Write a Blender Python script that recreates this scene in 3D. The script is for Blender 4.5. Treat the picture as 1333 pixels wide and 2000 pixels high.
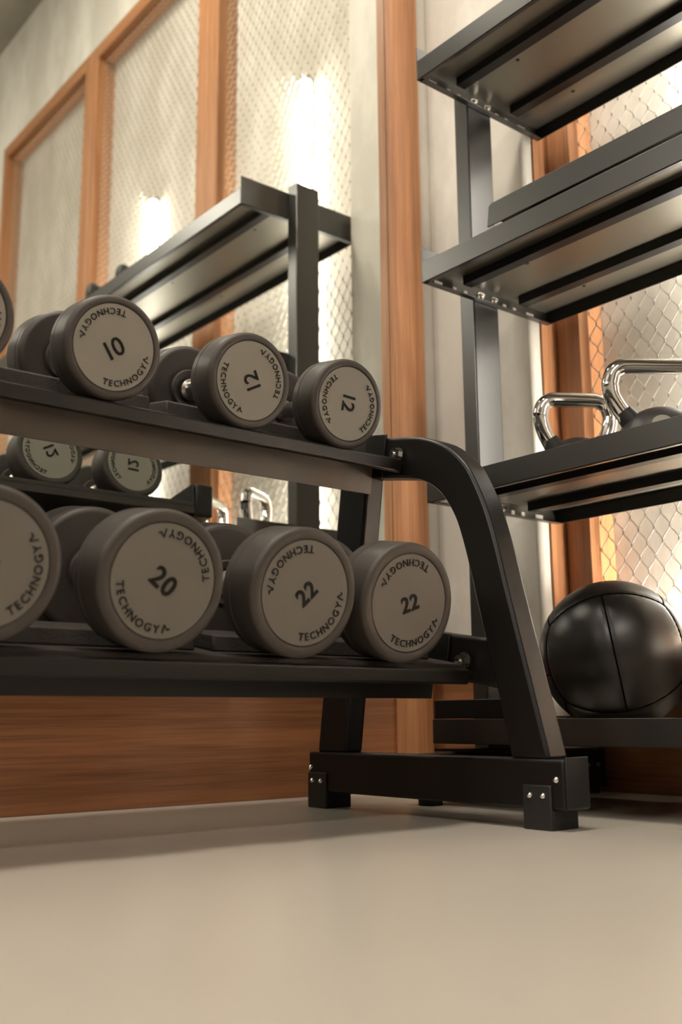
import bpy, math, random
from mathutils import Vector, Matrix
random.seed(7)
PI = math.pi
for o in list(bpy.data.objects): bpy.data.objects.remove(o)
SC = bpy.context.scene
COL = SC.collection

# ---------------------------------------------------------------- camera
cd = bpy.data.cameras.new('camera'); cam = bpy.data.objects.new('camera', cd); COL.objects.link(cam)
cd.sensor_fit = 'VERTICAL'; cd.sensor_height = 36.0; cd.lens = 2028.4 / 2000 * 36
cr, cu, cf = (0.62687642, 0.77907657, -0.00810236), (0.15616453, -0.11545433, 0.98096021), (-0.76330767, 0.61620612, 0.19403973)
cam.matrix_world = Matrix(((cr[0], cu[0], -cf[0], 1.863), (cr[1], cu[1], -cf[1], 0.0), (cr[2], cu[2], -cf[2], 0.169), (0, 0, 0, 1)))
cd.dof.use_dof = True; cd.dof.focus_distance = 1.78; cd.dof.aperture_fstop = 3.2
cd.clip_start = 0.02
SC.camera = cam

# ---------------------------------------------------------------- world, lights, exposure
SC.view_settings.view_transform = 'Standard'; SC.view_settings.look = 'None'
SC.view_settings.gamma = 1; SC.view_settings.use_curve_mapping = False
SC.view_settings.exposure = 0.5
w = bpy.data.worlds.new('world'); SC.world = w; w.use_nodes = True
w.node_tree.nodes['Background'].inputs[0].default_value = (1.0, 0.86, 0.70, 1)
w.node_tree.nodes['Background'].inputs[1].default_value = 0.03

def area(name, loc, size, power, color, rot=(0, 0, 0), sy=None):
    l = bpy.data.lights.new(name, 'AREA'); l.energy = power; l.color = color
    l.shape = 'RECTANGLE'; l.size = size; l.size_y = sy or size
    o = bpy.data.objects.new(name, l); COL.objects.link(o); o.location = loc; o.rotation_euler = rot
    return o
area('ceiling_lamp', (1.15, 0.45, 3.95), 0.35, 66, (1.0, 0.91, 0.79), sy=1.2)
area('ceiling_lamp', (4.3, -1.7, 3.95), 0.6, 105, (1.0, 0.91, 0.79), sy=2.6)
area('added_front_fill', (0.75, -3.95, 3.0), 1.3, 58, (1.0, 0.93, 0.84), rot=(PI / 2, 0, 0), sy=1.2)  # added fill light, no window there; brightens faces turned to the front
TUBE = 19.0; STRIP = 230.0

# ---------------------------------------------------------------- materials
def new_mat(name):
    m = bpy.data.materials.new(name); m.use_nodes = True
    nt = m.node_tree; b = nt.nodes['Principled BSDF']
    return m, nt, b
def N(nt, t, **kw):
    n = nt.nodes.new(t)
    for k, v in kw.items():
        if k in n.inputs.keys(): n.inputs[k].default_value = v
        else: setattr(n, k, v)
    return n
def coords(nt, scale=(1, 1, 1), rot=(0, 0, 0)):
    tc = N(nt, 'ShaderNodeTexCoord'); mp = N(nt, 'ShaderNodeMapping')
    mp.inputs['Scale'].default_value = scale; mp.inputs['Rotation'].default_value = rot
    nt.links.new(tc.outputs['Object'], mp.inputs[0]); return mp.outputs[0]
def noise(nt, vec, scale, detail=4, rough=0.55):
    n = N(nt, 'ShaderNodeTexNoise'); n.inputs['Scale'].default_value = scale
    n.inputs['Detail'].default_value = detail; n.inputs['Roughness'].default_value = rough
    nt.links.new(vec, n.inputs['Vector']); return n.outputs['Fac']
def ramp(nt, fac, stops):
    r = N(nt, 'ShaderNodeValToRGB'); e = r.color_ramp.elements
    while len(e) < len(stops): e.new(0.5)
    for i, (p, c) in enumerate(stops):
        e[i].position = p; e[i].color = (*c, 1) if len(c) == 3 else c
    nt.links.new(fac, r.inputs[0]); return r.outputs[0]
def bump(nt, b, h, strength, dist=0.001):
    n = N(nt, 'ShaderNodeBump'); n.inputs['Strength'].default_value = strength; n.inputs['Distance'].default_value = dist
    nt.links.new(h, n.inputs['Height']); nt.links.new(n.outputs[0], b.inputs['Normal'])
def simple(name, col, rough=0.5, metal=0.0, spec=0.5, nscale=None, nstr=0.2, ndist=0.0005, var=0.0):
    m, nt, b = new_mat(name)
    b.inputs['Base Color'].default_value = (*col, 1); b.inputs['Roughness'].default_value = rough
    b.inputs['Metallic'].default_value = metal; b.inputs['Specular IOR Level'].default_value = spec
    v = coords(nt)
    if nscale: bump(nt, b, noise(nt, v, nscale, 2), nstr, ndist)
    if var > 0:
        f = noise(nt, v, 9, 5)
        nt.links.new(ramp(nt, f, [(0.3, tuple(c * (1 - var) for c in col)), (0.7, tuple(min(1, c * (1 + var)) for c in col))]), b.inputs['Base Color'])
    return m
def concrete(name, dark, light, scale=3.0):
    m, nt, b = new_mat(name)
    v = coords(nt, (1, 1, 0.45))
    f1 = noise(nt, v, scale, 8, 0.65)
    f2 = noise(nt, coords(nt, (1, 1, 0.3)), 28, 6, 0.7)
    mx = N(nt, 'ShaderNodeMath', operation='MULTIPLY_ADD'); mx.inputs[1].default_value = 0.035
    nt.links.new(f2, mx.inputs[0]); nt.links.new(f1, mx.inputs[2])
    nt.links.new(ramp(nt, mx.outputs[0], [(0.45, dark), (0.62, light), (0.85, tuple(min(1, c * 1.06) for c in light))]), b.inputs['Base Color'])
    b.inputs['Roughness'].default_value = 0.85
    bump(nt, b, f2, 0.25, 0.002)
    return m
def wood(name, axis, base=(0.40, 0.182, 0.080), dark=(0.27, 0.110, 0.044), rough=0.45):
    m, nt, b = new_mat(name)
    s = [38, 38, 38]; s['XYZ'.index(axis)] = 1.1
    v = coords(nt, tuple(s))
    f1 = noise(nt, v, 1.0, 5, 0.6)
    s2 = [260, 260, 260]; s2['XYZ'.index(axis)] = 5
    f2 = noise(nt, coords(nt, tuple(s2)), 1.0, 3, 0.6)
    mx = N(nt, 'ShaderNodeMath', operation='MULTIPLY_ADD'); mx.inputs[1].default_value = 0.75
    nt.links.new(f2, mx.inputs[0]); nt.links.new(f1, mx.inputs[2])
    nt.links.new(ramp(nt, mx.outputs[0], [(0.62, dark), (0.90, base), (1.12, tuple(c * 1.18 for c in base))]), b.inputs['Base Color'])
    b.inputs['Roughness'].default_value = rough
    bump(nt, b, f2, 0.15, 0.0006)
    return m
M = {}
M['concrete'] = concrete('pale_concrete', (0.60, 0.565, 0.50), (0.76, 0.73, 0.665))
M['backing'] = concrete('rough_felt_backing', (0.54, 0.50, 0.43), (0.66, 0.62, 0.55), 6.0)
M['plaster'] = concrete('grey_plaster', (0.30, 0.28, 0.24), (0.37, 0.345, 0.30))
M['wood_z'] = wood('oak_upright', 'Z'); M['wood_x'] = wood('oak_rail', 'X'); M['wood_y'] = wood('oak_panel', 'Y')
M['wood_base_y'] = wood('oak_base_side', 'Y', (0.25, 0.098, 0.037), (0.155, 0.057, 0.021), 0.5)
M['wood_base_x'] = wood('oak_base_back', 'X', (0.25, 0.098, 0.037), (0.155, 0.057, 0.021), 0.5)
M['black'] = simple('black_powder_coat', (0.006, 0.005, 0.0042), 0.40, 0, 0.35, 900, 0.25, 0.0004)
M['shelf'] = simple('shelf_powder_coat', (0.016, 0.014, 0.0115), 0.33, 0.0, 1.0, 1400, 0.06, 0.0002)
_b = M['shelf'].node_tree.nodes['Principled BSDF']; _b.inputs['IOR'].default_value = 1.50; _b.inputs['Coat Weight'].default_value = 0.2; _b.inputs['Coat Roughness'].default_value = 0.24
M['deck'] = simple('brightened_deck_paint', (0.25, 0.23, 0.19), 0.40, 0.85, 0.5, 1400, 0.08, 0.0002)  # lighter than the shelf paint, in place of tube light reflected underneath
M['rubber'] = simple('dark_rubber', (0.045, 0.037, 0.031), 0.55, 0, 0.45, 700, 0.15, 0.0003, 0.06)
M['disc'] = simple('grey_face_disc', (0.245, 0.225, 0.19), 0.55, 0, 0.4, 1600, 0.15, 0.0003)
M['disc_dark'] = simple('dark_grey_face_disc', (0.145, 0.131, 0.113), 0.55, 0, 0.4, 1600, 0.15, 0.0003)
M['letter'] = simple('black_lettering', (0.008, 0.007, 0.006), 0.65, 0, 0.2)
M['chrome'] = simple('chrome', (0.80, 0.79, 0.78), 0.07, 1.0)
M['steel'] = simple('brushed_steel', (0.55, 0.53, 0.50), 0.28, 1.0)
M['wire'] = simple('steel_wire', (0.60, 0.56, 0.48), 0.38, 0.85)
M['clip'] = simple('dark_clip', (0.10, 0.085, 0.065), 0.45)
M['leather'] = simple('black_leather', (0.010, 0.0085, 0.007), 0.36, 0, 0.55, 450, 0.25, 0.0006)
M['plate'] = simple('plate_powder_coat', (0.12, 0.094, 0.074), 0.45, 0, 0.7, 420, 0.5, 0.0010)
M['grip'] = simple('textured_mat', (0.035, 0.028, 0.023), 0.6, 0, 0.4, 520, 0.9, 0.0012)
M['stitch'] = simple('matte_black_stitching', (0.002, 0.002, 0.002), 0.9, 0, 0.05)
M['white'] = simple('painted_lit_slot', (0.70, 0.68, 0.62), 0.4)  # pale tone of the lit wall behind the shelf slots
M['black_rubber'] = simple('black_rubber', (0.012, 0.011, 0.010), 0.5, 0, 0.5, 500, 0.2, 0.0004)
M['dark_panel'] = simple('added_dark_panel', (0.035, 0.028, 0.022), 0.6)  # for the added panels that keep low reflections dark
# mirror glass
m, nt, b = new_mat('mirror_silver'); M['mirror'] = m
b.inputs['Base Color'].default_value = (0.86, 0.885, 0.845, 1); b.inputs['Metallic'].default_value = 1; b.inputs['Roughness'].default_value = 0.0
# floor
m, nt, b = new_mat('polished_concrete_floor'); M['floor'] = m
v = coords(nt)
f1 = noise(nt, v, 1.6, 4, 0.5)
nt.links.new(ramp(nt, f1, [(0.1, (0.425, 0.385, 0.330)), (0.9, (0.475, 0.435, 0.375))]), b.inputs['Base Color'])
f2 = noise(nt, v, 2.5, 3, 0.5)
rr = ramp(nt, f2, [(0.2, (0.27, 0.27, 0.27)), (0.8, (0.31, 0.31, 0.31))])
nt.links.new(rr, b.inputs['Roughness']); b.inputs['Specular IOR Level'].default_value = 0.5
bump(nt, b, noise(nt, v, 60, 3), 0.02, 0.0005)
# tube
m, nt, b = new_mat('lit_tube'); M['tube'] = m
b.inputs['Base Color'].default_value = (0.9, 0.9, 0.9, 1)
b.inputs['Emission Color'].default_value = (1.0, 0.96, 0.88, 1); b.inputs['Emission Strength'].default_value = TUBE

m, nt, b = new_mat('lit_strip'); M['strip'] = m
b.inputs['Emission Color'].default_value = (1.0, 0.94, 0.83, 1); b.inputs['Emission Strength'].default_value = STRIP
# ---------------------------------------------------------------- mesh helpers
class MB:
    def __init__(s): s.v = []; s.f = []
    def add(s, vs, fs):
        n = len(s.v); s.v += [tuple(p) for p in vs]; s.f += [tuple(i + n for i in f) for f in fs]; return s
    def box(s, x0, x1, y0, y1, z0, z1):
        return s.add([(x0, y0, z0), (x1, y0, z0), (x1, y1, z0), (x0, y1, z0), (x0, y0, z1), (x1, y0, z1), (x1, y1, z1), (x0, y1, z1)],
                     [(3, 2, 1, 0), (4, 5, 6, 7), (0, 1, 5, 4), (1, 2, 6, 5), (2, 3, 7, 6), (3, 0, 4, 7)])
    def prism_y(s, poly, y0, y1):          # poly of (x, z), counter-clockwise seen from -Y
        n = len(poly)
        vs = [(x, y0, z) for x, z in poly] + [(x, y1, z) for x, z in poly]
        fs = [tuple(range(n)), tuple(range(2 * n - 1, n - 1, -1))]
        for i in range(n):
            j = (i + 1) % n; fs.append((j, i, i + n, j + n))
        return s.add(vs, fs)
    def prism_x(s, poly, x0, x1):          # poly of (y, z)
        n = len(poly)
        vs = [(x0, y, z) for y, z in poly] + [(x1, y, z) for y, z in poly]
        fs = [tuple(range(n - 1, -1, -1)), tuple(range(n, 2 * n))]
        for i in range(n):
            j = (i + 1) % n; fs.append((i, j, j + n, i + n))
        return s.add(vs, fs)
    def lathe(s, prof, n=48, axis='X', origin=(0, 0, 0)):   # prof of (axial, radius)
        vs = []; fs = []; rings = []
        for a, r in prof:
            if r < 1e-6:
                rings.append([len(vs)]); vs.append((a, 0, 0))
            else:
                rings.append(list(range(len(vs), len(vs) + n)))
                for k in range(n):
                    t = 2 * PI * k / n; vs.append((a, r * math.cos(t), r * math.sin(t)))
        for A, B in zip(rings, rings[1:]):
            for k in range(n):
                k2 = (k + 1) % n
                if len(A) == 1 and len(B) == 1: continue
                if len(A) == 1: fs.append((A[0], B[k2], B[k]))
                elif len(B) == 1: fs.append((A[k], A[k2], B[0]))
                else: fs.append((A[k], A[k2], B[k2], B[k]))
        ox, oy, oz = origin
        if axis == 'Z': vs = [(y, z, a) for a, y, z in vs]
        elif axis == 'Y': vs = [(z, a, y) for a, y, z in vs]
        return s.add([(x + ox, y + oy, z + oz) for x, y, z in vs], fs)
    def tube(s, pts, r, n=12, closed=False, cap=True):
        pts = [Vector(p) for p in pts]; m = len(pts); rs = r if isinstance(r, (list, tuple)) else [r] * m
        vs = []; fs = []; up = None
        for i, p in enumerate(pts):
            a = pts[(i - 1) % m] if (closed or i > 0) else p
            c = pts[(i + 1) % m] if (closed or i < m - 1) else p
            t = (c - a).normalized()
            if up is None:
                up = t.orthogonal().normalized()
            up = (up - t * up.dot(t))
            if up.length < 1e-6: up = t.orthogonal()
            up.normalize(); sd = t.cross(up)
            for k in range(n):
                q = 2 * PI * k / n; vs.append(p + (up * math.cos(q) + sd * math.sin(q)) * rs[i])
        for i in range(m if closed else m - 1):
            j = (i + 1) % m
            for k in range(n):
                k2 = (k + 1) % n; fs.append((i * n + k, i * n + k2, j * n + k2, j * n + k))
        if cap and not closed:
            fs.append(tuple(range(n - 1, -1, -1))); fs.append(tuple((m - 1) * n + k for k in range(n)))
        return s.add(vs, fs)
    def mesh(s, name, mat, smooth=True, angle=40):
        me = bpy.data.meshes.new(name); me.from_pydata(s.v, [], s.f); me.validate(); me.update()
        me.materials.append(mat)
        if smooth:
            me.shade_smooth()
            me.set_sharp_from_angle(angle=math.radians(angle))
        return me
    def build(s, name, mat, parent=None, smooth=True, bevel=0, seg=2, angle=40):
        o = bpy.data.objects.new(name, s.mesh(name, mat, smooth, angle)); COL.objects.link(o)
        if parent is not None: o.parent = parent
        if bevel:
            md = o.modifiers.new('bevel', 'BEVEL'); md.width = bevel; md.segments = seg
            md.limit_method = 'ANGLE'; md.angle_limit = math.radians(38); md.harden_normals = False
        return o
def empty(name, loc=(0, 0, 0)):
    o = bpy.data.objects.new(name, None); COL.objects.link(o); o.location = loc; o.empty_display_size = 0.05; return o
def tag(o, label=None, cat=None, group=None, kind=None):
    if label: o['label'] = label
    if cat: o['category'] = cat
    if group: o['group'] = group
    if kind: o['kind'] = kind
    return o
def smooth_path(pts, k=6):
    P = [Vector(p) for p in pts]; out = []
    for i in range(len(P) - 1):
        a = P[max(i - 1, 0)]; b_ = P[i]; c = P[i + 1]; d = P[min(i + 2, len(P) - 1)]
        for j in range(k):
            t = j / k
            out.append(0.5 * ((2 * b_) + (c - a) * t + (2 * a - 5 * b_ + 4 * c - d) * t * t + (3 * b_ - a - 3 * c + d) * t ** 3))
    out.append(P[-1]); return [tuple(p) for p in out]

# ---------------------------------------------------------------- room
CEIL = 4.03
def struct(name, mb, mat, **kw):
    return tag(mb.build(name, mat, None, **kw), kind='structure')
struct('floor', MB().box(-0.15, 6.0, -4.0, 2.3, -0.1, 0.0), M['floor'])
struct('ceiling', MB().box(-0.15, 6.0, -4.0, 2.3, CEIL, CEIL + 0.1), M['plaster'])
struct('wall_left', MB().box(-0.15, -0.012, -4.0, 2.3, 0, CEIL).box(-0.012, 0.0, 1.70, 2.2, 0.25, CEIL), M['concrete'])
struct('wall_right', MB().box(6.0, 6.1, -4.0, 2.3, 0, CEIL), M['plaster'])
struct('wall_front', MB().box(-0.15, 6.1, -4.1, -4.0, 0, CEIL), M['plaster'])
struct('added_panel_front', MB().box(0.0, 5.98, -4.0, -3.98, 0, 1.9), M['dark_panel'])  # unseen panel added so the low black parts reflect something dark
struct('added_panel_right', MB().box(5.98, 6.0, -4.0, 1.9, 0, 1.5), M['dark_panel'])  # second unseen panel, added on the right to darken reflections
# back wall: recessed concrete field behind the frames
struct('wall_back', MB().box(0.0, 6.0, 1.99, 2.3, 0.262, CEIL).box(0.0, 6.0, 2.005, 2.3, 0.0, 0.262), M['backing'])
# soffit over the frames and wall beyond the last frame, flush with the frames
struct('wall_soffit', MB().box(0.335, 6.0, 1.905, 1.99, 3.335, CEIL).box(3.50, 6.0, 1.905, 1.99, 0.262, 3.335), M['concrete'])
# concrete pier in the corner, rounded arris
pier = MB().box(0.0, 0.335, 1.815, 2.11, 0.0, CEIL)
struct('wall_pier', pier, M['concrete'], bevel=0.012, seg=4)
# timber bases
struct('baseboard_left', MB().box(-0.012, 0.003, -4.0, 1.80, 0, 0.262), M['wood_base_y'], bevel=0.0015)
struct('baseboard_pier', MB().box(0.0, 0.345, 1.797, 1.815, 0, 0.262), M['wood_base_x'], bevel=0.0015)
struct('baseboard_back', MB().box(0.335, 6.0, 1.985, 2.005, 0, 0.2615), M['wood_base_x'], bevel=0.0015)
# ledge that closes the recess above the base
struct('trim_1', MB().box(0.335, 3.50, 1.90, 1.99, 0.262, 0.275), M['wood_x'])
struct('trim_2', MB().box(0.335, 0.3415, 1.848, 1.94, 0.262, 3.335), M['wood_z'], bevel=0.002)

# mirror with its oak stile
mir = empty('wall_mirror', (0, 0.0, 0.262))
tag(mir, 'frameless wall-high mirror behind the dumbbell rack, edged by one oak upright', 'mirror')
def rel(mb, o):   # shift world-built geometry into the frame of its parent empty
    L = o.location; mb.v = [(x - L[0], y - L[1], z - L[2]) for x, y, z in mb.v]; return mb
rel(MB().box(-0.012, 0.0, -3.9, 1.667, 0.262, CEIL), mir).build('mirror_glass', M['mirror'], mir, smooth=False)
st = rel(MB().box(0.0, 0.032, 1.667, 1.758, 0.0, CEIL), mir).build('mirror_stile', M['wood_z'], mir, bevel=0.002)

# ---------------------------------------------------------------- wire mesh frames on the back wall
FY0, FY1, MY = 1.900, 1.989, 1.935
def frame(x0, x1, sw0, sw1, label, top=3.335, fine=True):
    r = empty('mesh_frame', ((x0 + x1) / 2, FY0, 0.275))
    tag(r, label, 'mesh screen', 'oak framed wire mesh screens')
    rel(MB().box(x0, x0 + sw0, FY0, FY1, 0.275, top), r).build('stile', M['wood_z'], r, bevel=0.002)
    rel(MB().box(x1 - sw1, x1, FY0, FY1, 0.275, top), r).build('stile', M['wood_z'], r, bevel=0.002)
    rel(MB().box(x0 + sw0, x1 - sw1, FY0, FY1, top - 0.07, top), r).build('rail', M['wood_x'], r, bevel=0.002)
    rel(MB().box(x0 + sw0, x1 - sw1, FY0, 1.942, 0.275, 0.335), r).build('rail', M['wood_x'], r, bevel=0.002)
    a, b_ = x0 + sw0, x1 - sw1; z0, z1 = 0.335, top - 0.07
    mb = MB(); cl = MB(); dx, dz = 0.040, 0.0317
    ncol = int((b_ - a) / (dx / 2)); nrow = int((z1 - z0) / dz) + 1
    rad = 0.0013
    def wire(p, q):
        p = Vector(p); q = Vector(q); t = (q - p).normalized(); s1 = Vector((0, 1, 0)); s2 = t.cross(s1)
        n = len(mb.v)
        for e in (p, q):
            for k in range(4):
                an = PI / 2 * k + PI / 4; mb.v.append(tuple(e + (s1 * math.cos(an) + s2 * math.sin(an)) * rad))
        for k in range(4):
            k2 = (k + 1) % 4; mb.f.append((n + k, n + k2, n + 4 + k2, n + 4 + k))
    h = 0.0042
    for row in range(nrow):
        z = z1 - row * dz; off = (row % 2) * dx / 2; x = a + off + 0.004
        while x < b_:
            jx = random.uniform(-0.0008, 0.0008)
            zl = z - dz
            if zl > z0 - dz * 0.5:
                for sgn in (-1, 1):
                    xt = x + sgn * dx / 2
                    if a - 0.002 < xt < b_ + 0.002:
                        bow = 0.0012 * sgn
                        mid = ((x + xt) / 2 + bow, MY, z - dz / 2)
                        wire((x, MY + 0.0008 * sgn, z - h), mid); wire(mid, (xt, MY + 0.0008 * sgn, zl + h))
            cl.tube([(x, MY, z + h), (x, MY, z - h)], 0.0017, 5)
            x += dx
    rel(mb, r).build('wire_mesh', M['wire'], r, smooth=False)
    rel(cl, r).build('wire_clips', M['clip'], r, smooth=False)
    return r
frame(0.343, 1.302, 0.068, 0.075, 'narrow oak-framed wire mesh screen beside the concrete pier, behind the shelving')
frame(1.304, 2.360, 0.073, 0.057, 'middle oak-framed wire mesh screen, seen in the mirror between two uprights')
frame(2.362, 3.500, 0.080, 0.058, 'far oak-framed wire mesh screen, seen leftmost in the mirror')

def tube_light(x, label):
    r = empty('tube_light', (x, 1.961, 0.38)); tag(r, label, 'light', 'vertical tube lights behind the wire mesh')
    MB().lathe([(0.02, 0.0), (0.02, 0.0185), (1.965, 0.0185), (1.965, 0.0)], 24, 'Z').build('diffuser', M['tube'], r)
    MB().lathe([(0, 0), (0, 0.02), (0.022, 0.02), (0.022, 0)], 24, 'Z').build('end_cap', M['steel'], r, bevel=0.002)
    MB().lathe([(1.963, 0), (1.963, 0.02), (1.985, 0.02), (1.985, 0)], 24, 'Z').build('end_cap', M['steel'], r, bevel=0.002)
    MB().box(-0.012, 0.012, 0.0175, 0.0235, 0.0, 1.98).build('mounting_rail', M['steel'], r)
    for z in (0.3, 1.7): MB().box(-0.018, 0.018, 0.0235, 0.0285, z, z + 0.03).build('wall_bracket', M['steel'], r)
tube_light(0.742, 'vertical white tube light, the one nearer the concrete pier')
tube_light(1.829, 'vertical white tube light, the farther one, left in the mirror')

def strip_light(x0, x1, label):
    r = empty('strip_light', (x0, 1.966, 0.275)); tag(r, label, 'light', 'light strips on the ledge behind the mesh')
    MB().box(0, x1 - x0, -0.022, 0.022, 0.0, 0.012).build('housing', M['steel'], r, bevel=0.001)
    MB().box(0.01, x1 - x0 - 0.01, -0.018, 0.018, 0.012, 0.018).build('diffuser', M['strip'], r)
strip_light(0.60, 1.25, 'warm white light strip on the ledge behind the narrow mesh screen')
strip_light(1.40, 2.32, 'warm white light strip on the ledge behind the middle mesh screen')
strip_light(2.46, 3.42, 'warm white light strip on the ledge behind the far mesh screen')

# ---------------------------------------------------------------- shelving unit
def hexbolt(mb_loc, axis, r=0.007, h=0.006, name='bolt', parent=None, mat=None, washer=True):
    mb = MB(); x, y, z = mb_loc; sg = -1 if axis.startswith('-') else 1; ax = axis[-1]
    if washer: mb.lathe([(0, 0), (0, r * 1.45), (sg * 0.0018, r * 1.45), (sg * 0.0018, 0)] if sg > 0 else [(-0.0018, 0), (-0.0018, r * 1.45), (0, r * 1.45), (0, 0)], 20, ax, (x, y, z))
    a0 = sg * 0.0018; a1 = sg * (0.0018 + h)
    lo, hi = min(a0, a1), max(a0, a1)
    mb.lathe([(lo, 0), (lo, r), (hi, r), (hi, 0)], 6, ax, (x, y, z))
    tip = sg * (h + 0.005); lo, hi = min(0, tip), max(0, tip)
    mb.lathe([(lo, 0), (lo, r * 0.55), (hi, r * 0.55), (hi, 0)], 14, ax, (x, y, z))
    L = parent.matrix_world.translation if parent is not None else Vector()
    mb.v = [(p[0] - L[0], p[1] - L[1], p[2] - L[2]) for p in mb.v]
    return mb.build(name, mat or M['chrome'], parent, angle=30)
SX0, SX1, SY0, SY1 = 0.354, 2.30, 1.445, 1.851
unit = empty('shelving_unit', (SX0, 1.64, 0.0))
tag(unit, 'tall black metal shelving unit with four tiers against the mesh wall', 'shelving')
bpy.context.view_layer.update()
for x0 in (0.3118, SX1):
    rel(MB().box(x0, x0 + 0.0422, 1.604, 1.684, 0.10, 1.655), unit).build('post', M['shelf'], unit, bevel=0.003)
    rel(MB().box(x0 - 0.003, x0 + 0.055, 1.42, 1.97, 0.012, 0.098), unit).build('foot_beam', M['black'], unit, bevel=0.006, seg=3)
    for yy in (1.45, 1.94):
        rel(MB().lathe([(0, 0), (0, 0.024), (0.012, 0.024), (0.012, 0)], 20, 'Z', (x0 + 0.026, yy, 0.0)), unit).build('foot_pad', M['black_rubber'], unit)
for yy in (1.90, 1.935):
    hexbolt((0.3668, yy, 0.062), 'X', 0.005, 0.003, 'bolt', unit, M['steel'], False)
SHELVES = [('top', 1.5585, 0.081, False), ('second', 1.078, 0.081, True), ('third', 0.598, 0.081, False), ('bottom', 0.1175, 0.046, False)]
for nm, z, ch, board in SHELVES:
    deck = MB()
    zd = z + 0.030
    deck.box(SX0 + 0.003, SX1 - 0.003, SY0 + 0.003, SY1 - 0.003, zd, zd + 0.003)
    d = rel(deck, unit).build('shelf', M['deck'], unit)
    def sub(mb, name, mat=None, **kw): return rel(mb, unit).build(name, mat or M['shelf'], d, **kw)
    sub(MB().box(SX0 + 0.003, SX1 - 0.003, SY0, SY0 + 0.003, z, z + 0.0465).box(SX0 + 0.003, SX1 - 0.003, SY0, SY0 + 0.012, z, z + 0.002), 'front_lip', bevel=0.0008)
    sub(MB().box(SX0 + 0.003, SX1 - 0.003, SY1 - 0.003, SY1, z, z + 0.0465), 'back_lip', M['black'], bevel=0.0008)
    for yr in (1.54, 1.72):
        sub(MB().box(SX0 + 0.03, SX1 - 0.03, yr, yr + 0.026, z + 0.0105, zd), 'stiffener', M['black'], bevel=0.0008)
    for xa in (SX0, SX1 - 0.003):
        sg = 1 if xa == SX0 else -1
        sub(MB().box(xa, xa + 0.003, SY0, SY1, z, z + ch).box(min(xa, xa + sg * 0.016), max(xa, xa + sg * 0.016), SY0 + 0.003, SY1 - 0.003, z, z + 0.002), 'end_plate', bevel=0.0008)
    # slots and bolts along the end plate's inner foot
    if z > 0.3:
        for y0, y1 in ((1.478, 1.502), (1.535, 1.545), (1.568, 1.578), (1.695, 1.705), (1.728, 1.738), (1.775, 1.799)):
            sub(MB().box(SX0 + 0.003, SX0 + 0.0055, y0, y1, z + 0.005, z + 0.014), 'slot_tab', M['white'])  # pale tabs painted in for slots where the lit wall shows through
        for y0 in (1.622, 1.666):
            b_ = hexbolt((SX0 + 0.003, y0, z + 0.014), 'X', 0.0065, 0.006, 'bolt', unit); b_.parent = d
        for xh in (0.515, 1.0, 1.5):
            for yh in (1.60, 1.79):
                sub(MB().lathe([(-0.0010, 0), (-0.0010, 0.0042), (0.0, 0.0042)], 12, 'Z', (xh, yh, zd)), 'screw_or_hole', M['black'])  # black dots painted in for the dark holes in the deck
# inclined display board standing on the second shelf; short guard on the bottom shelf
sec = rel(MB().prism_y([(0.497, 1.1665), (SX1 - 0.02, 1.1665), (SX1 - 0.02, 1.2155), (0.512, 1.2155), (0.503, 1.211)], 1.500, 1.503), unit).build('stop_board', M['shelf'], unit, bevel=0.0008)
rel(MB().box(0.52, 2.25, 1.503, 1.80, 1.176, 1.179), unit).build('raised_deck', M['black'], unit)
for xx in (0.60, 1.4, 2.2):
    rel(MB().box(xx, xx + 0.02, 1.52, 1.78, 1.112, 1.176), unit).build('deck_support', M['black'], unit)
rel(MB().box(SX0 + 0.004, 0.5445, 1.447, 1.450, 0.165, 0.2005).box(SX0 + 0.004, 0.5445, 1.447, 1.66, 0.165, 0.168), unit).build('guard_plate', M['black'], unit, bevel=0.002)
rel(MB().box(0.30, 0.62, 1.50, 1.60, 0.100, 0.106), unit).build('base_plate', M['black'], unit)

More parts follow.
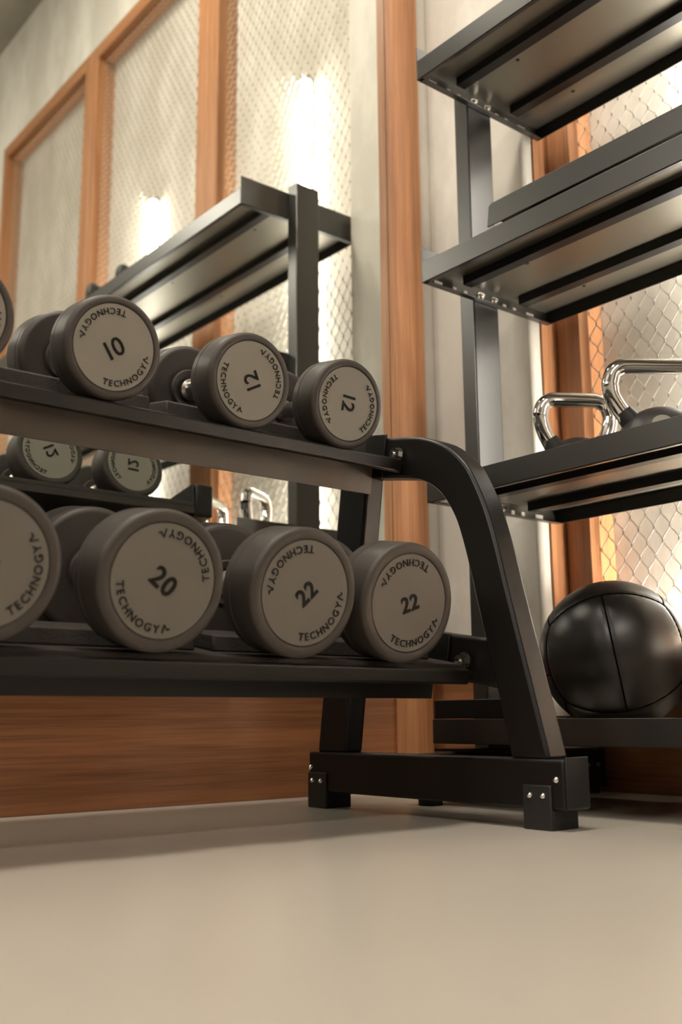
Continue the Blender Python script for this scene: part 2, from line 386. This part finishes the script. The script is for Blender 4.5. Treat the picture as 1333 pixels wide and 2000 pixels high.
# ---------------------------------------------------------------- medicine ball
def ball(cx, cy, cz, R, yaw=0.0, tilt=0.0):
    import bmesh
    bm = bmesh.new(); bmesh.ops.create_icosphere(bm, subdivisions=6, radius=1.0)
    rot = Matrix.Rotation(tilt, 3, Vector((math.cos(yaw), math.sin(yaw), 0))) @ Matrix.Rotation(yaw - PI / 3, 3, 'Z')
    seams = []
    n = 3; cap = math.radians(56)
    def sph(pol, az): return Vector((math.sin(pol) * math.cos(az), math.sin(pol) * math.sin(az), math.cos(pol)))
    for top in (1, -1):
        cs = [sph(cap + math.radians(4), 2 * PI * k / n) for k in range(n)]
        cs = [Vector((c.x, c.y, top * c.z)) for c in cs]
        for k in range(n): seams.append((cs[k], cs[(k + 1) % n]))
    for k in range(n):
        for d_ in (0, 0.5):
            az = 2 * PI * (k + d_) / n
            p0 = cap + math.radians(4) if d_ == 0 else math.radians(41)
            a = sph(p0, az); b2 = sph(PI - p0, az)
            seams.append((a, sph(PI / 2, az))); seams.append((sph(PI / 2, az), b2))
        if k < 2: seams.append((sph(math.radians(97), 2 * PI * k / n), sph(math.radians(97), 2 * PI * (k + (-0.5 if k == 0 else 0.5)) / n)))
    data = []
    for a, b2 in seams:
        nrm = a.cross(b2).normalized(); mid = (a + b2).normalized(); half = a.angle(b2) / 2
        data.append((nrm, mid, half))
    for v_ in bm.verts:
        p = v_.co.normalized(); dmin = 1.0
        for nrm, mid, half in data:
            if p.angle(mid) < half + 0.03: dmin = min(dmin, abs(p.dot(nrm)))
        r = 1.0 - 0.012 * math.exp(-(dmin / 0.016) ** 2) - 0.004 * math.exp(-(dmin / 0.035) ** 2)
        q = rot @ (p * r * R)
        q.z = max(q.z, -R * 0.93); v_.co = q
    me = bpy.data.meshes.new('medicine_ball'); bm.to_mesh(me); bm.free(); me.materials.append(M['leather']); me.shade_smooth()
    o = bpy.data.objects.new('medicine_ball', me); COL.objects.link(o); o.location = (cx, cy, cz)
    # stitching threads as a part
    mb = MB()
    for a, b2 in seams:
        ang = a.angle(b2); steps = max(3, int(ang / 0.06)); pts = []
        ax = a.cross(b2).normalized()
        for i in range(steps + 1):
            p = Matrix.Rotation(ang * i / steps, 3, ax) @ a
            q = rot @ (p * R * 0.990)
            if q.z > -R * 0.9: pts.append(tuple(q))
        if len(pts) > 1: mb.tube(pts, 0.0017, 6)
    mb.build('seam', M['stitch'], o)
    return o
b_ = ball(0.642, 1.65, 0.1505 + 0.14 * 0.93, 0.1415, math.radians(-53.5), math.radians(9))
tag(b_, 'black stitched leather medicine ball resting on the lowest shelf', 'ball')

# ---------------------------------------------------------------- kettlebells
def kettlebell(cx, cy, z0, yaw, R, half, top, label, handle_mat, body_mat, group, disc=True, hr=0.0140):
    r = empty('kettlebell', (cx, cy, z0)); r.rotation_euler = (0, 0, yaw); tag(r, label, 'kettlebell', group)
    zc = 0.016
    prof = [(0.0, 0.0)]
    a0 = math.acos(0.016 / R)
    for i in range(25):
        t = PI - a0 + (0 - (PI - a0)) * i / 24
        prof.append((zc + R * math.cos(t), max(R * math.sin(t), 0.0) if i < 24 else 0.0))
    MB().lathe(prof, 48, 'Z').build('bell', body_mat, r)
    hb = half * 0.66
    zb = zc + R * 0.78
    half = half - hr
    pts = [(-hb * 0.80, 0, zb + 0.004), (-hb * 1.05, 0, zb + 0.030), (-half + 0.003, 0, zb + 0.055), (-half, 0, zb + 0.075), (-half, 0, top - 0.034), (-half + 0.006, 0, top - 0.014), (-half + 0.019, 0, top - 0.003), (-half + 0.036, 0, top),
           (0, 0, top)]
    pts = pts + [(-x, y, z) for x, y, z in reversed(pts[:-1])]
    pts = smooth_path(pts, 6)
    pts = [(x, y, z - hr) for x, y, z in pts]
    MB().tube(pts, hr, 20).build('handle', handle_mat, r)
    for s in (-1, 1):
        MB().tube([(s * hb * 0.45, 0, zb - 0.035), (s * hb * 0.72, 0, zb - 0.012), (s * hb * 0.98, 0, zb + 0.012)], [0.024, 0.021, 0.0175], 20).build('horn', body_mat, r, angle=50)
    if disc:
        mb = MB().lathe([(0, 0.0), (0, 0.018), (0.0015, 0.0172), (0.0015, 0)], 32, 'Z')
        rt = Matrix.Rotation(math.radians(-52) - yaw, 3, 'Z') @ Matrix.Rotation(math.radians(64), 3, 'Y') @ Matrix.Identity(3)
        mb.v = [tuple(rt @ Vector(p) + rt @ Vector((0, 0, R - 0.0015)) + Vector((0, 0, zc))) for p in mb.v]
        mb.build('weight_disc', M['disc'], r)
    return r
ZT = 0.598 + 0.033
kettlebell(0.577, 1.655, ZT, math.radians(58), 0.074, 0.089, 0.186, 'chrome-handled kettlebell at the left end of the third shelf', M['chrome'], M['black_rubber'], 'chrome kettlebells on the third shelf', True, 0.0155)
kettlebell(0.783, 1.636, ZT, math.radians(54), 0.084, 0.104, 0.197, 'larger chrome-handled kettlebell on the third shelf, cut off by the right photo edge', M['chrome'], M['black_rubber'], 'chrome kettlebells on the third shelf', True, 0.0155)
ZT1 = 1.5585 + 0.033
kettlebell(1.36, 1.62, ZT1, math.radians(60), 0.075, 0.072, 0.185, 'black kettlebell on the top shelf, nearer its end, seen in the mirror', M['black_rubber'], M['black_rubber'], 'black kettlebells on the top shelf', False, 0.016)
kettlebell(1.60, 1.62, ZT1, math.radians(60), 0.080, 0.074, 0.195, 'black kettlebell on the top shelf, farther left in the mirror', M['black_rubber'], M['black_rubber'], 'black kettlebells on the top shelf', False, 0.016)

# ---------------------------------------------------------------- dumbbell rack
RY0, RY1 = 1.258, 1.305
rack = empty('dumbbell_rack', (0.52, 0.15, 0.0))
tag(rack, 'black two-tier dumbbell rack with curved tubular end legs', 'rack')
bpy.context.view_layer.update()
def end_frame(y0, y1, face):     # face: y of the side seen from the camera (outer bolts, feet plates)
    outer = smooth_path([(0.245, 0.7235, 0), (0.33, 0.7075, 0), (0.415, 0.6915, 0), (0.502, 0.6755, 0), (0.546, 0.664, 0), (0.598, 0.639, 0), (0.645, 0.597, 0), (0.674, 0.548, 0), (0.695, 0.498, 0), (0.712, 0.442, 0), (0.7285, 0.378, 0), (0.762, 0.253, 0), (0.802, 0.103, 0)], 5)
    inner = smooth_path([(0.245, 0.644, 0), (0.33, 0.6285, 0), (0.432, 0.6105, 0), (0.501, 0.597, 0), (0.545, 0.582, 0), (0.584, 0.553, 0), (0.615, 0.508, 0), (0.634, 0.457, 0), (0.649, 0.402, 0), (0.662, 0.350, 0), (0.678, 0.292, 0), (0.701, 0.205, 0), (0.7245, 0.103, 0)], 5)
    poly = [(p[0], p[1]) for p in inner] + [(p[0], p[1]) for p in reversed(outer)]
    rel(MB().prism_y(poly, y0, y1), rack).build('front_leg', M['black'], rack, bevel=0.006, seg=3)
    rel(MB().prism_y([(0.223, 0.103), (0.309, 0.103), (0.390, 0.66), (0.305, 0.66)], y0 + 0.002, y1 - 0.002), rack).build('rear_leg', M['black'], rack, bevel=0.006, seg=3)
    rel(MB().prism_y([(0.275, 0.288), (0.579, 0.2335), (0.700, 0.2125), (0.700, 0.2895), (0.589, 0.3085), (0.275, 0.3635)], y0 + 0.003, y1 - 0.003), rack).build('cross_bracket', M['black'], rack, bevel=0.005, seg=3)
    fb = rel(MB().box(0.2035, 0.832, y0 - 0.004, y1 + 0.008, 0.030, 0.104), rack).build('foot_beam', M['black'], rack, bevel=0.004, seg=3)
    rel(MB().box(0.832, 0.8345, y0 - 0.001, y1 + 0.005, 0.033, 0.1075), rack).build('end_cap', M['black_rubber'], rack, bevel=0.0008)
    for xa, xb in ((0.2045, 0.2610), (0.7520, 0.8085)):
        ft = rel(MB().box(xa, xb, y0 - 0.004, y1 + 0.008, 0.0, 0.0305).box(xa, xb, y0 - 0.008, y0 - 0.003, 0.0, 0.066), rack).build('foot', M['black_rubber'], rack, bevel=0.003, seg=3)
        for q in (0.27, 0.73):
            mb = MB().lathe([(-0.0045, 0), (-0.004, 0.0022), (-0.0022, 0.0042), (0, 0.0048), (0, 0)], 16, 'Y', (xa + (xb - xa) * q, y0 - 0.008, 0.0505))
            rel(mb, rack).build('screw_or_hole', M['chrome'], ft)
    for xb in (0.2095, 0.8165):
        mb = MB().lathe([(-0.0045, 0), (-0.004, 0.0022), (-0.0022, 0.0045), (0, 0.0052), (0, 0)], 16, 'Y', (xb, y0 - 0.004, 0.0745))
        rel(mb, rack).build('screw_or_hole', M['chrome'], fb)
end_frame(RY0, RY1, RY0)
end_frame(-1.0, -0.953, -1.0)
T = math.radians(10); ct, st_ = math.cos(T), math.sin(T)
def tray(fx, fz, depth, name, plate_back, sad, su, mat_h):
    y0, y1 = -0.952, 1.2565
    def P(u, h): return (fx - u * ct - h * st_ * 0 + h * st_, fz + u * st_ + h * ct)   # u back along the tray, h above it
    def quad(u0, u1, h0, h1): return [P(u1, h0), P(u0, h0), P(u0, h1), P(u1, h1)]
    t = rel(MB().prism_y(quad(0.004, depth, -0.008, -0.004), y0, y1 - 0.003), rack).build(name, M['black'], rack, bevel=0.0008)
    rel(MB().prism_y(quad(0.0, 0.011, -0.024, 0.001), y0, y1 - 0.016), rack).build('front_lip', M['black'], t, bevel=0.004, seg=3)
    rel(MB().prism_y(quad(depth - 0.004, depth, -0.024, 0.004), y0, y1 - 0.003), rack).build('rear_stop', M['grip'], t, bevel=0.001)
    rel(MB().prism_y(quad(0.022, depth - 0.008, -0.004, mat_h), y0, y1 - 0.006), rack).build('rubber_mat', M['grip'], t)
    rel(MB().prism_y(quad(plate_back, plate_back + 0.004, -0.062, -0.008), y0, y1 - 0.001), rack).build('stiffener_plate', M['plate'] if name == 'upper_tray' else M['black'], t, bevel=0.0008)
    rel(MB().prism_y(quad(plate_back - 0.03, depth, -0.030, 0.052), y1 - 0.003, y1 + 0.002), rack).build('end_bracket', M['black'], t, bevel=0.001)
    for q in range(5):
        ya = 0.795 - 0.455 * q + (0.0)
        rel(MB().prism_y([P(su, mat_h), P(0.078, mat_h), P(0.084, sad), P(su - 0.006, sad)], max(ya, y0 + 0.01), ya + 0.425), rack).build('saddle', M['grip'], t, bevel=0.003)
    for u in (0.030,):
        x, z = P(u, 0.012)
        bt = hexbolt((x, y1 - 0.003, z), '-Y', 0.0098, 0.0125, 'bolt', rack); bt.parent = t
    for yb in (0.755, 0.30, 1.18):
        x, z = P(plate_back * 0.35, -0.008)
        mb = MB().lathe([(-0.010, 0), (-0.009, 0.004), (0, 0.0045), (0, 0)], 14, 'Z', (x, yb, z))
        rel(mb, rack).build('screw_or_hole', M['chrome'], t)
    return t
tray(0.507, 0.6275, 0.262, 'upper_tray', 0.100, 0.034, 0.150, -0.001)
tray(0.661, 0.2430, 0.330, 'lower_tray', 0.100, 0.030, 0.172, 0.0062)

# ---------------------------------------------------------------- lettering
def glyph(ch, size, off=0.0):
    cu = bpy.data.curves.new('g', 'FONT'); cu.body = ch; cu.size = size; cu.extrude = 0.0006; cu.offset = off; cu.resolution_u = 3
    o = bpy.data.objects.new('g', cu); COL.objects.link(o)
    bpy.context.view_layer.update()
    me = bpy.data.meshes.new_from_object(o.evaluated_get(bpy.context.evaluated_depsgraph_get()))
    vs = [v_.co.copy() for v_ in me.vertices]; fs = [tuple(p.vertices) for p in me.polygons]
    bpy.data.objects.remove(o); bpy.data.curves.remove(cu); bpy.data.meshes.remove(me)
    return vs, fs
GC = {}
def g(ch, size, off):
    k = (ch, size, off)
    if k not in GC: GC[k] = glyph(ch, size, off)
    return GC[k]
def last_m(size):      # the word's last letter is a peaked stroke with a short level tail
    w_ = 0.09 * size; pts = [(0.0, 0.0), (0.26, 0.70), (0.50, 0.22), (0.74, 0.30)]
    vs = []; fs = []
    for (x0, y0), (x1, y1) in zip(pts, pts[1:]):
        d_ = Vector((x1 - x0, y1 - y0)) * size; n_ = Vector((-d_.y, d_.x)).normalized() * w_ / 2
        b0 = len(vs)
        for zz in (-0.0006, 0.0006):
            for (px, py), s in (((x0, y0), 1), ((x0, y0), -1), ((x1, y1), -1), ((x1, y1), 1)):
                vs.append(Vector((px * size + n_.x * s, py * size + n_.y * s, zz)))
        fs += [(b0, b0 + 1, b0 + 2, b0 + 3), (b0 + 7, b0 + 6, b0 + 5, b0 + 4)] + [(b0 + i, b0 + (i + 1) % 4, b0 + 4 + (i + 1) % 4, b0 + 4 + i) for i in range(4)]
    return vs, fs
def lettering(num, Rd, side):
    out3 = []
    mb = MB()
    def put(vs, fs, fn, mb):   # glyph plane (u right, v up) -> local: seen from +X, u = +Y, v = +Z
        out = []
        for p in vs:
            u, v_ = fn(p.x, p.y); out.append((0.0008 + p.z, u, v_))
        mb.add(out, fs)
    size = Rd * 0.205; track = Rd * 0.040
    word = 'TECHNOGYM'
    gl = []
    for c in word:
        vs, fs = g(c, size, 0.0) if c != 'M' else last_m(size)
        lo = min(p.x for p in vs); hi = max(p.x for p in vs); gl.append((vs, fs, lo, hi - lo))
    total = sum(x[3] for x in gl) + track * (len(gl) - 1)
    Rb = Rd * 0.90
    for base in (0.0, PI):
        mb = MB(); out3.append(('lettering', mb))
        cur = -total / 2
        for vs, fs, lo, wd in gl:
            mid = cur + wd / 2
            a = mid / (Rb - size * 0.35)
            # letter upright at the bottom of the disc (feet outward)
            ca, sa = math.cos(a), math.sin(a)
            def fn(x, y, ca=ca, sa=sa, lo=lo, wd=wd, base=base):
                x = x - lo - wd / 2; r_ = Rb - y
                u = r_ * sa + x * ca; v_ = -r_ * ca + x * sa
                if base: u, v_ = -u, -v_
                return u, v_
            put(vs, fs, fn, mb); cur += wd + track
    nsz = Rd * KIND[num]['n']; mb = MB(); out3.append(('number', mb)); nsp = 0.16 if num in ('10', '12') else 0.06; nw = 0.006 if num in ('10', '12') else 0.022
    gl = [g(c, nsz, nsz * nw) for c in num]
    ws = [(min(p.x for p in vs), max(p.x for p in vs)) for vs, fs in gl]
    tot = sum(b2 - a for a, b2 in ws) + nsz * nsp * (len(gl) - 1); cur = -tot / 2
    for (vs, fs), (a, b2) in zip(gl, ws):
        put(vs, fs, lambda x, y, cur=cur, a=a: (x - a + cur, y - nsz * 0.36), mb); cur += b2 - a + nsz * nsp
    return out3
# ---------------------------------------------------------------- dumbbells
KIND = {'10': dict(R=0.0780, Rd=0.0640, L=0.232, h=0.062, n=0.62), '12': dict(R=0.0785, Rd=0.0640, L=0.264, h=0.066, n=0.60),
        '18': dict(R=0.0930, Rd=0.0745, L=0.285, h=0.078, n=0.48), '20': dict(R=0.0930, Rd=0.0745, L=0.290, h=0.078, n=0.50), '22': dict(R=0.0935, Rd=0.0750, L=0.295, h=0.080, n=0.46)}
PM = {}
def kind_meshes(num):
    if num in PM: return PM[num]
    K = KIND[num]; R, Rd, L, h = K['R'], K['Rd'], K['L'], K['h']; out = []
    for s in (1, -1):
        a1 = L / 2; a0 = L / 2 - h; rb = 0.011
        prof = [(a0 + 0.004, 0.0), (a0 + 0.004, 0.022), (a0 - 0.004, 0.030), (a0 - 0.004, 0.034), (a0 + 0.003, 0.037), (a0, R * 0.62), (a0 + 0.001, R - rb * 1.1)]
        for i in range(1, 7): t = PI / 2 * i / 6; prof.append((a0 + rb - rb * math.cos(t), R - rb + rb * math.sin(t)))
        prof += [(a0 + h * 0.30, R), (a0 + h * 0.31, R - 0.0012), (a0 + h * 0.33, R - 0.0012), (a0 + h * 0.34, R)]
        rf = 0.0085
        for i in range(0, 8): t = PI / 2 * i / 7; prof.append((a1 - rf + rf * math.sin(t), R - rf + rf * math.cos(t)))
        prof += [(a1 + 0.0003, Rd + 0.003), (a1 - 0.0004, Rd + 0.0018), (a1 - 0.002, Rd + 0.0012), (a1 - 0.0024, 0.0)]
        mb = MB().lathe(prof, 96); dc = MB().lathe([(a1 - 0.0024, 0), (a1 - 0.0024, Rd), (a1 - 0.0004, Rd), (a1, Rd - 0.0006), (a1, 0)], 96)
        lts = lettering(num, Rd, 1)
        for _, q in lts: q.v = [(x + a1, y, z) for x, y, z in q.v]
        if s < 0:
            for q in [mb, dc] + [q_ for _, q_ in lts]: q.v = [(-x, -y, z) for x, y, z in q.v]
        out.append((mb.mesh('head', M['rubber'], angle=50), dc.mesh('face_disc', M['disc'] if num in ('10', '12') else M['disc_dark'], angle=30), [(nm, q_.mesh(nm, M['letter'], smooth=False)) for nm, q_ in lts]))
    a = L / 2 - h
    hp = [(-a - 0.003, 0), (-a - 0.003, 0.0195), (-a + 0.006, 0.0195), (-a + 0.009, 0.0140), (-a * 0.5, 0.0150), (0, 0.0165), (a * 0.5, 0.0150), (a - 0.009, 0.0140), (a - 0.006, 0.0195), (a + 0.003, 0.0195), (a + 0.003, 0)]
    out.append(MB().lathe(hp, 32).mesh('handle', M['steel'], angle=50))
    PM[num] = out; return out
def dumbbell(num, xf, y, z, roll, label, group, tilt=T, yaw=0.0):
    K = KIND[num]; r = empty('dumbbell', (0, 0, 0)); tag(r, label, 'dumbbell', group)
    fr = Vector((xf, y, z)); ax = Vector((math.cos(tilt) * math.cos(yaw), math.cos(tilt) * math.sin(yaw), -math.sin(tilt)))
    c = fr - ax * (K['L'] / 2)
    r.matrix_world = Matrix.Translation(c) @ Matrix.Rotation(yaw, 4, 'Z') @ Matrix.Rotation(tilt, 4, 'Y') @ Matrix.Rotation(math.radians(roll), 4, 'X')
    me = kind_meshes(num)
    def link(nm, m_, p):
        o = bpy.data.objects.new(nm, m_); COL.objects.link(o); o.parent = p; return o
    link('handle', me[2], r)
    for i in (0, 1):
        hd = link('head', me[i][0], r)
        dd = link('face_disc', me[i][1], hd); [link(nm, q_, hd) for nm, q_ in me[i][2]]
        tag(dd, 'pale grey face disc')
    return r
GU, GL = 'dumbbells on the upper tray', 'dumbbells on the lower tray'
XU, XL = 0.525, 0.690
dumbbell('10', XU, 0.426, 0.7065, 60, 'dark grey rubber dumbbell cut off by the left photo edge, upper tray', GU)
dumbbell('10', XU, 0.654, 0.7060, 37, 'dark grey rubber dumbbell marked 10, upper tray', GU)
dumbbell('12', XU, 0.896, 0.7035, 118, 'rubber dumbbell marked 12 on the upper tray, beside the one marked 10', GU)
dumbbell('12', XU, 1.099, 0.7025, -93, 'rubber dumbbell marked 12 at the end of the upper tray by the curved leg', GU)
dumbbell('18', XL, 0.424, 0.345, 80, 'large rubber dumbbell cut off by the left photo edge, lower tray', GL)
dumbbell('20', XL, 0.654, 0.3425, -36, 'large rubber dumbbell marked 20, lower tray', GL)
dumbbell('22', XL, 0.882, 0.3425, 45, 'large rubber dumbbell marked 22, next to the one marked 20', GL)
dumbbell('22', XL, 1.081, 0.3405, 20, 'large rubber dumbbell marked 22 at the end of the lower tray by the curved leg', GL)
